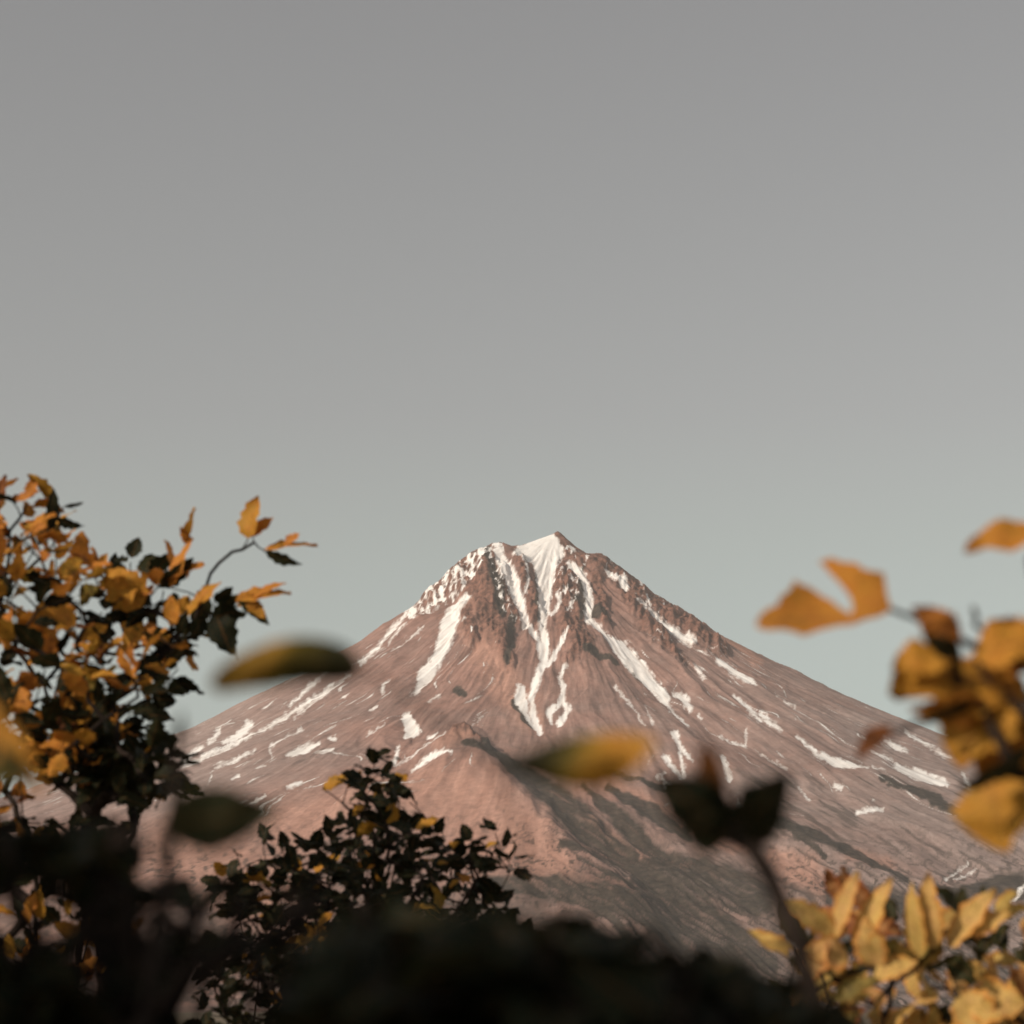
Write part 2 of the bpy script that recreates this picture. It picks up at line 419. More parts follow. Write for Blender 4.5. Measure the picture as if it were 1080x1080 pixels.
def build_mountain():
    xs = sorted(set(grow(-2350.0, -13000.0, 8, 1.07)[1:] + list(np.arange(-2350.0, 2350.1, 4.4)) + grow(2350.0, 13000.0, 8, 1.07)[1:]))
    yf = [DM + 120]
    y, s = DM + 120, 5.5
    while y > DM - 6500:
        y -= s
        yf.append(y)
        if y < DM - 900: s = min(s * 1.0035, 24)
    ys = sorted(set(yf + grow(DM - 6500, DM - 9300, 30, 1.1)[1:] + grow(DM + 120, DM + 11500, 8, 1.06)[1:]))
    X, Y = np.meshgrid(np.array(xs), np.array(ys))
    dx, dy = X - SUMMIT.x, Y - DM
    r = np.hypot(dx, dy) + 1e-6
    az = np.arctan2(dx, -dy)                 # 0 towards the camera, +90 deg to the right
    zl, zr, zf = [np.interp(r, *profile(p)) for p in (LEFT, RIGHT, FRONT)]
    sside = np.abs(np.sin(az)) ** 1.6
    Z0 = zf * (1 - sside) + np.where(dx < 0, zl, zr) * sside
    U, V = seen(X, Y, Z0)
    front = (Y < DM + 70)
    fade = np.clip((r - 30) / 350, 0, 1)
    out = np.clip((9500 - r) / 4000, 0, 1)
    # gullies and spurs running down the cone
    lr = np.log(r + 120)
    wob = fbm(X / 420, Y / 420, 3, 3) * 0.10
    g1 = ridged((az + wob) * 7.0, lr * 1.1, 21, 3)
    g2 = ridged((az + wob * 0.5) * 17.0, lr * 2.2, 31, 3)
    g3 = ridged((az + wob * 0.25) * 42.0, lr * 2.0, 41, 3)
    Z = Z0 + out * fade * (g1 * 17 + g2 * 10 * np.clip(900 / r, 0.4, 1) + g3 * 4.0) + out * fade * fbm(X / 60, Y / 60, 51, 4) * 3.6
    Z += out * np.clip((r - 1500) / 2500, 0, 1) * (fbm(X / 700, Y / 700, 61, 4) * 45) * np.clip((Y - 4800) / 1500, 0, 1)
    # ragged outcrops
    wu = U + fbm(U / 9, V / 9, 71, 3) * 5
    wv = V + fbm(U / 9, V / 9, 81, 3) * 5
    rock = np.zeros(U.shape); lava_shade = np.zeros(U.shape); pink = np.zeros(U.shape); snow = np.full(U.shape, -9.0)
    def bounded(pts, ws, pad):
        px = [p[0] for p in pts]; py = [p[1] for p in pts]
        m = max(ws) + pad
        return front & (U > min(px) - m) & (U < max(px) + m) & (V > min(py) - m) & (V < max(py) + m)
    for pts, ws in ROCK:
        k = bounded(pts, ws, 20)
        d, h, _ = poly_field(wu[k], wv[k], pts, ws)
        rock[k] = np.maximum(rock[k], np.clip(1.3 - d / (h + 1), 0, 1))
    crag = 0.65 * ridged(U / 15.0, V / 30.0, 91, 3) + 0.45 * ridged(U / 6.0, V / 9.0, 95, 3)
    Z += np.where(front, rock * (12 + 32 * crag) * np.clip((DM - 40 - Y) / 200, 0.16, 1), 0)
    for pts, hgt, wr, wl in RIDGE:
        k = bounded(pts, [1, 1], max(wr, wl) * 2.5)
        d, _, sd = poly_field(wu[k] * 0.6 + U[k] * 0.4, wv[k] * 0.6 + V[k] * 0.4, pts, [0] * len(pts), True)
        prof = np.where(sd < 0, np.clip(1 - d / wr, 0, 1), np.exp(-(d / wl) ** 1.3))
        dend = np.hypot(U[k] - pts[-1][0], V[k] - pts[-1][1]) / 60
        dbeg = np.hypot(U[k] - pts[0][0], V[k] - pts[0][1]) / 40
        Z[k] += hgt * prof * np.clip((Y[k] - 4600) / 1200, 0, 1) * np.clip(dend, 0, 1) * np.clip(dbeg, 0, 1)
    su = U + fbm(U / 5, V / 5, 101, 4, 0.7) * 2.4
    sv = V + fbm(U / 5, V / 5, 111, 4, 0.7) * 3.2
    for off, line in SNOW:
        pts, ws = conv(off, line)
        k = bounded(pts, ws, 16)
        d, h, _ = poly_field(su[k], sv[k], pts, ws)
        snow[k] = np.maximum(snow[k], h - d)
        d0, h0, _ = poly_field(U[k], V[k], pts, ws)
        Z[k] -= np.minimum(h0 * 2.2, 14) * np.exp(-(d0 / (h0 * 1.6 + 1.5)) ** 2) * np.clip((V[k] - 582) / 25, 0, 1)
    # snow caught between the crags left of the top and thin streaks lower down
    speck = fbm(U / 4.5 + V / 9, V / 7 - U / 12, 121, 4, 0.65)
    for (pts, ws, lvl) in [([(508, 590), (480, 612), (452, 636), (436, 652)], [22, 36, 28, 12], -0.07), ([(600, 580), (622, 594)], [8, 10], 0.10), ([(524, 582), (530, 620), (540, 655)], [16, 22, 14], 0.16),
                           ([(590, 600), (606, 640)], [30, 34], 0.30), ([(640, 600), (690, 640)], [20, 26], 0.28)]:
        k = bounded(pts, ws, 10)
        d, h, _ = poly_field(U[k], V[k], pts, ws)
        snow[k] = np.maximum(snow[k], np.where(d < h, (speck[k] - lvl) * 9, -9))
    streak = fbm((az + wob) * 120, lr * 9, 131, 3, 0.6)
    zone = fbm(X / 300, Y / 300, 141, 2)
    lowz = np.clip((V - 640) / 60, 0, 1) * np.clip((900 - V) / 60, 0, 1)
    snow = np.maximum(snow, np.where((np.abs(dx) > 250) & (lowz > 0.5), (streak - 0.55 + zone * 0.16) * 9, -9))
    back = ~front
    snow[back] = np.where(V[back] < 720, (streak[back] - 0.2) * 6, -9)
    lu = U + fbm(U / 14, V / 9, 151, 4, 0.6) * 5
    lv = V + fbm(U / 14, V / 9, 161, 4, 0.6) * 4
    for tgt, lst, soft in ((lava_shade, LAVA_SHADE, 0.18), (pink, PINK, 0.45)):
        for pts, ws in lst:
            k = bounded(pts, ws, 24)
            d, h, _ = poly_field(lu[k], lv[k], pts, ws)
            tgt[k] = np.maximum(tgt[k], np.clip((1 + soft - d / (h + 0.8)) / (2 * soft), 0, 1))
    lava_shade *= 0.95
    lava_shade = np.maximum(lava_shade, np.clip((streak - 0.3) * 1.2, 0, 0.22) * np.clip((1000 - V) / 100, 0, 1))
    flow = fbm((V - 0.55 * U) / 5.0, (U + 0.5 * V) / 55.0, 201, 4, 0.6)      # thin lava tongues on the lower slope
    lava_shade = np.maximum(lava_shade, 0.92 * np.clip((flow + 0.02) * 6, 0, 1) * np.clip((V - 0.30 * U - 672) / 30, 0, 1) * np.clip((U - 570) / 40, 0, 1))
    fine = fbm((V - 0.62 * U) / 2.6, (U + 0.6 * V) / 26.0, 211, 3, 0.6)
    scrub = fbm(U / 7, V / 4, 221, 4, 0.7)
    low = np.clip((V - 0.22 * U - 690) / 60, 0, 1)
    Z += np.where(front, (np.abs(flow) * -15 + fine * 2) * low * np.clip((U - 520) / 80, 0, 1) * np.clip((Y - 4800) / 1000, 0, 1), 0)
    lava_shade *= np.clip(1.0 - np.clip(fine - 0.20, 0, 1) * 1.2 * low, 0, 1)
    lava_shade = np.maximum(lava_shade, 0.8 * np.clip((scrub - 0.16) * 6, 0, 1) * np.clip((V - 845) / 90, 0, 1))
    lava_shade = np.maximum(lava_shade, 0.6 * np.clip((flow - 0.2) * 5, 0, 1) * np.clip((V - 800) / 30, 0, 1) * np.clip((U - 620) / 60, 0, 1))
    lava_shade = np.maximum(lava_shade, 0.65 * np.clip((V - 930) / 60, 0, 1) * np.clip(0.6 + fbm(U / 30 + V / 60, V / 16, 171, 4) * 1.4, 0, 1))
    grey = np.clip(0.15 + (U - 640) / 500 + fbm(X / 260, Y / 260, 181, 3) * 0.5, 0, 0.9) * np.clip((V - 640) / 120, 0, 1)
    grey = np.maximum(grey, np.clip((420 - U) / 260, 0, 0.8) * np.clip((900 - V) / 80, 0, 1) * front)
    rock = np.clip(rock + 0.8 * np.clip((690 - V) / 90, 0, 1) * np.clip(0.4 + fbm(U / 12, V / 18, 191, 3), 0, 1), 0, 1)
    Z = np.where(Z < -4, -4, Z)
    nr, nc = X.shape
    co = np.stack([X, Y, Z], -1).reshape(-1, 3).astype(np.float32)
    idx = np.arange(nr * nc).reshape(nr, nc)
    q = np.stack([idx[:-1, :-1], idx[:-1, 1:], idx[1:, 1:], idx[1:, :-1]], -1).reshape(-1, 4)
    me = bpy.data.meshes.new("mountain")
    me.vertices.add(len(co)); me.vertices.foreach_set("co", co.ravel())
    me.loops.add(q.size); me.loops.foreach_set("vertex_index", q.ravel().astype(np.int32))
    me.polygons.add(len(q)); me.polygons.foreach_set("loop_start", np.arange(0, q.size, 4, dtype=np.int32))
    me.update(calc_edges=True)
    me.shade_smooth()
    for nm, arr in (("snow", np.clip(0.5 + snow * 0.16, -0.3, 1.4)), ("rock", rock), ("lava_shade", lava_shade), ("pink", pink * 0.85), ("grey", grey)):
        a = me.attributes.new(nm, 'FLOAT', 'POINT')
        a.data.foreach_set("value", arr.ravel().astype(np.float32))
    uvl = me.uv_layers.new(name="fall")
    uvv = np.stack([az, lr], -1).reshape(-1, 2).astype(np.float32)
    uvl.data.foreach_set("uv", uvv[q.ravel()].ravel())
    me.materials.append(M_MTN)
    o = bpy.data.objects.new("mountain", me)
    o["kind"] = "structure"
    COL.objects.link(o)
    return o

build_mountain()

def build_ground():
    n = 160
    rad = [0.0] + [0.25 * (26000 / 0.25) ** (i / (n - 1)) for i in range(n)]
    bm = bmesh.new()
    rows = []
    for i, r in enumerate(rad):
        if i == 0:
            rows.append([bm.verts.new((0, 0, 0))]); continue
        row = []
        for j in range(96):
            a = j * math.tau / 96
            x, y = r * math.cos(a), r * math.sin(a)
            z = 0.035 * math.sin(x * 1.7 + 0.6) * math.cos(y * 1.3) + min(r, 40) / 40 * 0.25 * math.sin(x * 0.11) * math.sin(y * 0.09 + 1)
            row.append(bm.verts.new((x, y, z - (2.0 if r > 900 else 2.0 * r / 900))))
        rows.append(row)
    for j in range(96):
        bm.faces.new((rows[0][0], rows[1][j], rows[1][(j + 1) % 96]))
    for a, b in zip(rows[1:-1], rows[2:]):
        for j in range(96):
            bm.faces.new((a[j], b[j], b[(j + 1) % 96], a[(j + 1) % 96]))
    me = bpy.data.meshes.new("ground")
    bm.to_mesh(me); bm.free()
    me.shade_smooth()
    me.materials.append(M_GND)
    o = bpy.data.objects.new("ground", me)
    o["kind"] = "structure"
    COL.objects.link(o)
build_ground()

# ------------------------------------------------------------------ the air
HAZE_DENSITY = 0.20 / DM
def build_haze():
    bm = bmesh.new()
    bmesh.ops.create_cube(bm, size=1.0)
    lo, hi = Vector((-27000, -27000, -6.5)), Vector((27000, 27000, SUMMIT.z + 90))
    for v in bm.verts:
        v.co = Vector([lo[i] + (v.co[i] + 0.5) * (hi[i] - lo[i]) for i in range(3)])
    me = bpy.data.meshes.new("haze")
    bm.to_mesh(me); bm.free()
    m = bpy.data.materials.new("thin air haze")
    m.use_nodes = True
    t = m.node_tree
    t.nodes.remove(t.nodes["Principled BSDF"])
    v = t.nodes.new("ShaderNodeVolumePrincipled")
    v.inputs["Color"].default_value = (0.80, 0.80, 0.80, 1)
    v.inputs["Density"].default_value = HAZE_DENSITY
    v.inputs["Anisotropy"].default_value = 0.0
    t.links.new(v.outputs[0], t.nodes["Material Output"].inputs["Volume"])
    me.materials.append(m)
    o = bpy.data.objects.new("haze", me)
    o["kind"] = "stuff"
    COL.objects.link(o)
build_haze()

# ------------------------------------------------------------------ shrubs
def perp(v):
    a = Vector((0, 0, 1)) if abs(v.z) < 0.9 else Vector((1, 0, 0))
    return v.cross(a).normalized()

class Leaves:
    """collects leaf blades into one mesh; every blade has its tint and its own lengthwise / crosswise coordinates"""
    NS = 9
    def __init__(s, allow=None): s.v, s.f, s.tint, s.uv, s.allow = [], [], [], [], allow
    def add(s, base, tip, normal, width, tint, fold=0.35, curl=0.25, twist=0.0, tooth=0.13, ns=None, shape=0.42, tint_base=None, bend=0.0, pw=0.8):
        ns = ns or s.NS
        ax = tip - base
        L = ax.length
        ax = ax / L
        n0 = (normal - ax * normal.dot(ax))
        n0 = n0.normalized() if n0.length > 1e-5 else perp(ax)
        b0 = ax.cross(n0).normalized()
        if s.allow:
            m0 = base + ax * (L * 0.45)
            for p in (tip, m0 + b0 * (width * 0.5), m0 - b0 * (width * 0.5), base + ax * (L * 0.75)):
                if p.y > 0.1 and not s.allow(*seen(p.x, p.y, p.z)): return
        start = len(s.v)
        cols = (-1.0, -0.55, 0.0, 0.55, 1.0)
        for i in range(ns + 1):
            t = i / ns
            w = math.sin(math.pi * t ** (math.log(0.5) / math.log(shape))) ** pw if 0 < t < 1 else 0.0
            w = (w * (1 - 0.18 * t) + 0.02) * width * 0.5
            if 0 < i < ns: w *= 1 + tooth * (1 if i % 2 else -1) * rng.uniform(0.5, 1.3)
            rot = Matrix.Rotation(twist * (t - 0.3), 3, ax)
            n, b = rot @ n0, rot @ b0
            c = base + ax * (L * t) - n0 * (curl * L * (t * t - 0.25 * t)) + b0 * (bend * L * 4 * t * (1 - t))
            for k in cols:
                fa = fold * abs(k) * (1.15 - 0.5 * abs(k))
                s.v.append(c + b * (k * w * math.cos(fold)) + n * (fa * w + (math.sin(t * 13 + k * 2.3 + start) * 0.05 + math.sin(t * 5 - k * 1.7 + start * 1.3) * 0.06 + rng.gauss(0, 0.012)) * width * min(1, t * 3)))
                s.uv.append((t, k)); s.tint.append(tint if tint_base is None else tint_base + (tint - tint_base) * min(1, max(0, (t - 0.15 + 0.10 * k) * 2.2)))
        m = len(cols)
        for i in range(ns):
            for j in range(m - 1):
                a = start + i * m + j
                s.f.append((a, a + 1, a + m + 1, a + m))
    def build(s, name, parent, mat=None):
        me = bpy.data.meshes.new(name)
        me.from_pydata([tuple(v) for v in s.v], [], s.f)
        me.shade_smooth()
        a = me.attributes.new("tint", 'FLOAT', 'POINT')
        a.data.foreach_set("value", np.array(s.tint, dtype=np.float32))
        uvl = me.uv_layers.new(name="blade")
        uv = np.array(s.uv, dtype=np.float32)
        li = np.zeros(len(me.loops), dtype=np.int32)
        me.loops.foreach_get("vertex_index", li)
        uvl.data.foreach_set("uv", uv[li].ravel())
        me.materials.append(mat or M_LEAF)
        o = bpy.data.objects.new(name, me)
        COL.objects.link(o)
        if parent: o.parent = parent; o.matrix_parent_inverse = Matrix.Translation(-Vector(parent.location))
        return o

class Wood:
    """a skeleton of joints: every joint knows the one it grew from"""
    def __init__(s): s.p, s.par, s.tipr = [], [], []
    def node(s, p, par=-1):
        s.p.append(Vector(p)); s.par.append(par)
        return len(s.p) - 1
    def chain(s, a, end, step=0.06, sag=0.0, jit=0.006, lift=0.12):
        """grow from joint a to the point end on a curve that first rises; returns the new joints"""
        p0, p2 = s.p[a], Vector(end)
        L = (p2 - p0).length
        n = max(2, int(L / step))
        mid = (p0 + p2) * 0.5 + Vector((rng.uniform(-1, 1) * 0.10 * L, rng.uniform(-1, 1) * 0.10 * L, lift * L))
        out, par = [], a
        for i in range(1, n + 1):
            t = i / n
            q = p0 * (1 - t) ** 2 + mid * 2 * t * (1 - t) + p2 * t * t
            if i < n: q = q + Vector((rng.gauss(0, jit), rng.gauss(0, jit), rng.gauss(0, jit)))
            par = s.node(q, par)
            out.append(par)
        return out
    def near(s, p, up=0.6, only=None):
        best, bi = 1e9, 0
        for i in (range(len(s.p)) if only is None else only):
            q = s.p[i]
            d = (q - p).length
            if q.z > p.z - 0.01: d += up * (q.z - p.z + 0.01) + 0.03
            if d < best: best, bi = d, i
        return bi
    def build(s, name, parent, r_tip=0.0011, r_max=0.02, sides=6):
        n = len(s.p)
        cnt = [0] * n
        kids = [0] * n
        for i in range(n):
            if s.par[i] >= 0: kids[s.par[i]] += 1
        for i in range(n - 1, -1, -1):
            if kids[i] == 0: cnt[i] += 1
            if s.par[i] >= 0: cnt[s.par[i]] += cnt[i]
        rad = [min(r_max, r_tip * (1 + 0.9 * (c - 1) ** 0.5)) for c in cnt]
        V, F = [], []
        for i in range(n):
            j = s.par[i]
            if j < 0: continue
            ax = s.p[i] - s.p[j]
            if ax.length < 1e-6: continue
            ax.normalize()
            a = perp(ax); b = ax.cross(a)
            st = len(V)
            rj = min(rad[j], rad[i] * 1.5)
            for c, r in ((s.p[j] - ax * rj * 0.3, rj), (s.p[i], rad[i])):
                for k in range(sides):
                    w = k * math.tau / sides
                    V.append(c + a * (math.cos(w) * r) + b * (math.sin(w) * r))
            for k in range(sides):
                k2 = (k + 1) % sides
                F.append((st + k, st + k2, st + sides + k2, st + sides + k))
            F.append(tuple(st + sides + k for k in range(sides)))
        me = bpy.data.meshes.new(name)
        me.from_pydata([tuple(v) for v in V], [], F)
        me.shade_smooth()
        me.materials.append(M_BARK)
        o = bpy.data.objects.new(name, me)
        COL.objects.link(o)
        if parent: o.parent = parent; o.matrix_parent_inverse = Matrix.Translation(-Vector(parent.location))
        return o

def thing(name, label, cat, loc, group=None):
    o = bpy.data.objects.new(name, None)
    o.empty_display_size = 0.2
    o.location = loc
    o["label"] = label; o["category"] = cat
    if group: o["group"] = group
    COL.objects.link(o)
    return o

def inside(u, v, poly):
    c = False
    for (x0, y0), (x1, y1) in zip(poly, poly[1:] + poly[:1]):
        if (y0 > v) != (y1 > v) and u < (x1 - x0) * (v - y0) / (y1 - y0) + x0: c = not c
    return c

def fill(poly, n, d0, d1, gap):
    """n twig ends spread through the crown's outline, at least gap apart in the frame"""
    us = [p[0] for p in poly]; vs = [p[1] for p in poly]
    out, tries = [], 0
    while len(out) < n and tries < n * 120:
        tries += 1
        u, v = rng.uniform(min(us), max(us)), rng.uniform(min(vs), max(vs))
        if not inside(u, v, poly): continue
        if any((u - a) ** 2 + (v - b) ** 2 < gap * gap for a, b, _ in out): continue
        out.append((u, v, rng.uniform(d0, d1)))
    return out

def leafy(wood, joints, lv, size, tint, every=1, reach=5, droop=0.2, spread=1.0, wide=0.62, tsd=0.10, facing=None, fold=(0.15, 0.6)):
    """leaves along the last joints of a twig"""
    js = joints[-reach:]
    side = rng.choice((-1, 1))
    for m, j in enumerate(js):
        p = wood.p[j]; q = wood.p[wood.par[j]]
        d = (p - q).normalized()
        last = j == joints[-1]
        for rep in range(2 if last else every):
            side = -side
            lat = d.cross(Vector((rng.gauss(0, .5), rng.gauss(0, .5), 1))).normalized() * side
            ld = (d * (1.0 if last and rep == 0 else 0.55) + lat * (0.25 if last and rep == 0 else 0.95) * spread + Vector((rng.gauss(0, .3), rng.gauss(0, .3), rng.gauss(-droop, .35)))).normalized()
            nrm = Vector((rng.gauss(0, .55), rng.gauss(-0.15, .55), 0.75)) if facing is None else facing + Vector((rng.gauss(0, .5), rng.gauss(0, .5), rng.gauss(0, .5)))
            L = size * rng.uniform(0.7, 1.2)
            b = p + ld * (0.18 * L)
            tt = min(1, max(0, rng.gauss(tint, tsd)))
            lv.add(b, b + ld * L, nrm, L * wide * rng.uniform(0.85, 1.15), tt, fold=rng.uniform(*fold), curl=rng.uniform(-0.1, 0.45), twist=rng.uniform(-0.7, 0.7))
            # leaf stalk
            if last and rep == 0: continue

def stems(wood, base, tops, step=0.12):
    """main stems from the ground up to the heads tops"""
    x, y = base
    for i, tp in enumerate(tops):
        a = wood.node((x + rng.uniform(-.04, .04), y + rng.uniform(-.04, .04), -0.06))
        wood.chain(a, tp, step, jit=0.012, lift=0.10)

def grow_tips(wood, tips3, only=None):
    """twigs from the nearest wood to every end point, the low ones first; returns the joints of each"""
    res = []
    only = list(only) if only is not None else None
    base = wood.p[0]
    for idx in sorted(range(len(tips3)), key=lambda i: (tips3[i] - base).length):
        t = tips3[idx]
        a = wood.near(t, only=only)
        res.append((idx, wood.chain(a, t, 0.035, jit=0.004, lift=rng.uniform(-0.05, 0.18))))
        if only is not None: only.extend(res[-1][1])
    return res

def lower_leaves(wood, lv, size, tint, n, zmin=0.5, zmax=1.5, rad=0.35):
    """the part of the bush that hangs below the picture"""
    ids = [i for i in range(len(wood.p)) if zmin < wood.p[i].z < zmax]
    for _ in range(n):
        if not ids: return
        i = rng.choice(ids)
        a = rng.uniform(0, math.tau)
        e = wood.p[i] + Vector((math.cos(a), math.sin(a), 0.35)) * rng.uniform(0.1, rad)
        ch = wood.chain(i, e, 0.05)
        leafy(wood, ch, lv, size, rng.gauss(tint, 0.12), reach=5)

# --- 1. the orange shrub on the left
def shrub_left():
    D = 3.6
    base = at(-40, 900, D)
    t = thing("shrub", "tall orange and brown shrub filling the left side, one twig arching against the sky", "shrub", (base.x, base.y, 0), "autumn shrubs in front of the volcano")
    w, lv = Wood(), Leaves()
    stems(w, (base.x, base.y), [at(20, 800, D), at(90, 830, D + .1), at(-60, 780, D - .1), at(130, 900, D + .2)])
    crown = [(-120, 500), (-30, 500), (25, 545), (60, 560), (110, 590), (165, 590), (190, 640), (200, 690), (165, 720), (150, 765), (120, 800), (60, 830), (-120, 860)]
    tips = fill(crown, 200, D - .25, D + .28, 10)
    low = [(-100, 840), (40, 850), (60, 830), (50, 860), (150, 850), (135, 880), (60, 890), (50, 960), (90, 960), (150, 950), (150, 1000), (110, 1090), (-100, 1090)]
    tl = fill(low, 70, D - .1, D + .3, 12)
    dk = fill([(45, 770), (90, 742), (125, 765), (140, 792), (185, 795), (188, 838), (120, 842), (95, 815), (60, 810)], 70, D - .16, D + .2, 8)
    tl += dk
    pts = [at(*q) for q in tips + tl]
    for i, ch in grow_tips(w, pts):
        if i < len(tips):
            u, v, d = tips[i]
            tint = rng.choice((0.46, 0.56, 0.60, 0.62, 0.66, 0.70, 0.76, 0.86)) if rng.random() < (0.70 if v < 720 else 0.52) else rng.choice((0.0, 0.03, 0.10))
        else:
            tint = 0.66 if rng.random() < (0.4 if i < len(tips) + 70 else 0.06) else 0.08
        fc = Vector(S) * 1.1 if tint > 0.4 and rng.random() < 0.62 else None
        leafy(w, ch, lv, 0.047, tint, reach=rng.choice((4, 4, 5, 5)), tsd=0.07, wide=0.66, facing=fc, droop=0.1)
    # twigs standing out against the sky
    for path, tint, n in ([[(150, 700, D), (205, 655, D), (222, 605, D - .02), (245, 582, D - .03), (268, 572, D - .04)], 0.72, 0],
                          [[(150, 700, D), (190, 668, D), (215, 662, D)], 0.3, 1], [[(120, 740, D), (170, 690, D), (230, 655, D)], 0.3, 1],
                          [[(0, 640, D), (10, 560, D), (30, 530, D)], 0.7, 1], [[(30, 600, D), (60, 570, D), (62, 535, D)], 0.65, 1],
                          [[(110, 780, D), (140, 745, D), (170, 732, D), (188, 705, D)], 0.15, 1], [[(150, 640, D), (180, 600, D), (195, 578, D)], 0.7, 1]):
        a = w.near(at(*path[0]))
        allj = []
        for q in path:
            ch = w.chain(a, at(*q), 0.03, lift=0.0, jit=0.002); a = ch[-1]; allj += ch
        if n: leafy(w, allj, lv, 0.05, tint, reach=4, tsd=0.08)
    def one(u0, v0, u1, v1, wd, tint, nrm, fold=0.4, curl=0.1, d=D - .03):
        lv.add(at(u0, v0, d), at(u1, v1, d - 0.006), Vector(nrm), wd * 1.25 * D / FPX, tint, fold=fold, curl=curl)
        a = w.near(at(u0, v0, d))
        w.chain(a, at(u0, v0, d), 0.02, jit=0.001, lift=0)
    one(262, 568, 270, 522, 30, 0.62, (-.5, -.8, .2), 0.5)
    one(266, 566, 287, 545, 18, 0.75, (-.4, -.8, .5))
    one(278, 580, 334, 571, 17, 0.7, (-.3, -.5, .8))
    one(280, 582, 318, 597, 13, 0.12, (.3, -.5, -.6))
    one(300, 575, 316, 562, 12, 0.78, (-.3, -.7, .5))
    one(250, 632, 306, 622, 20, 0.66, (-.3, -.7, .6))
    one(252, 630, 284, 658, 15, 0.2, (.5, -.7, -.2))
    one(250, 628, 272, 640, 17, 0.68, (-.5, -.7, .3))
    one(228, 648, 244, 690, 28, 0.03, (.2, -.8, -.4), 0.2)
    one(224, 650, 256, 646, 26, 0.04, (.2, -.7, -.5), 0.2)
    one(226, 634, 246, 620, 18, 0.05, (.4, -.6, -.5))
    one(180, 620, 200, 566, 20, 0.72, (-.5, -.7, .4))
    one(176, 612, 214, 592, 20, 0.75, (-.3, -.6, .7))
    one(168, 618, 205, 590, 22, 0.08, (.4, -.6, -.5))
    one(160, 735, 186, 740, 20, 0.03, (.3, -.7, -.4))
    one(148, 695, 178, 715, 24, 0.05, (.3, -.7, -.4))
    one(205, 640, 232, 612, 20, 0.66, (-.5, -.7, .5)); one(196, 650, 214, 628, 18, 0.6, (-.5, -.7, .5)); one(186, 660, 178, 628, 20, 0.7, (-.5, -.7, .5)); one(215, 650, 200, 676, 20, 0.04, (.4, -.6, -.5))
    one(258, 634, 300, 612, 16, 0.74, (-.4, -.7, .6)); one(262, 634, 280, 652, 14, 0.62, (-.4, -.7, .5)); one(150, 640, 112, 600, 42, 0.62, (-.5, -.7, .5)); one(150, 660, 130, 690, 26, 0.64, (-.5, -.7, .5))
    for q in ((30, 975, 36, 940, 16), (44, 970, 40, 935, 14), (70, 965, 80, 938, 16), (85, 1030, 104, 1008, 18), (104, 1028, 118, 1000, 14), (140, 985, 150, 968, 14), (14, 1010, 8, 985, 14), (52, 940, 60, 925, 10), (24, 1012, 32, 990, 12)):
        one(*q, rng.choice((0.56, 0.64, 0.72)), (-.5, -.7, .5))
    one(60, 690, 18, 655, 34, 0.7, (-.5, -.7, .5)); one(90, 745, 60, 715, 30, 0.66, (-.5, -.7, .5)); one(80, 660, 40, 640, 26, 0.62, (-.5, -.7, .5)); one(110, 760, 70, 735, 34, 0.6, (-.5, -.7, .5))
    one(52, 560, 58, 514, 14, 0.1, (.5, -.8, 0)); one(60, 548, 88, 556, 13, 0.05, (.1, -.6, -.7)); one(14, 530, 42, 516, 12, 0.8, (-.3, -.7, .5))
    one(36, 566, 52, 536, 20, 0.68, (-.5, -.8, .3)); one(-6, 545, 4, 500, 18, 0.9, (-.3, -.8, .3)); one(68, 534, 88, 531, 6, 0.1, (0, -.6, -.8))
    lower_leaves(w, lv, 0.05, 0.3, 36, 0.5, 1.5)
    w.build("stem", t, r_max=0.009)
    lv.build("foliage", t)
shrub_left()

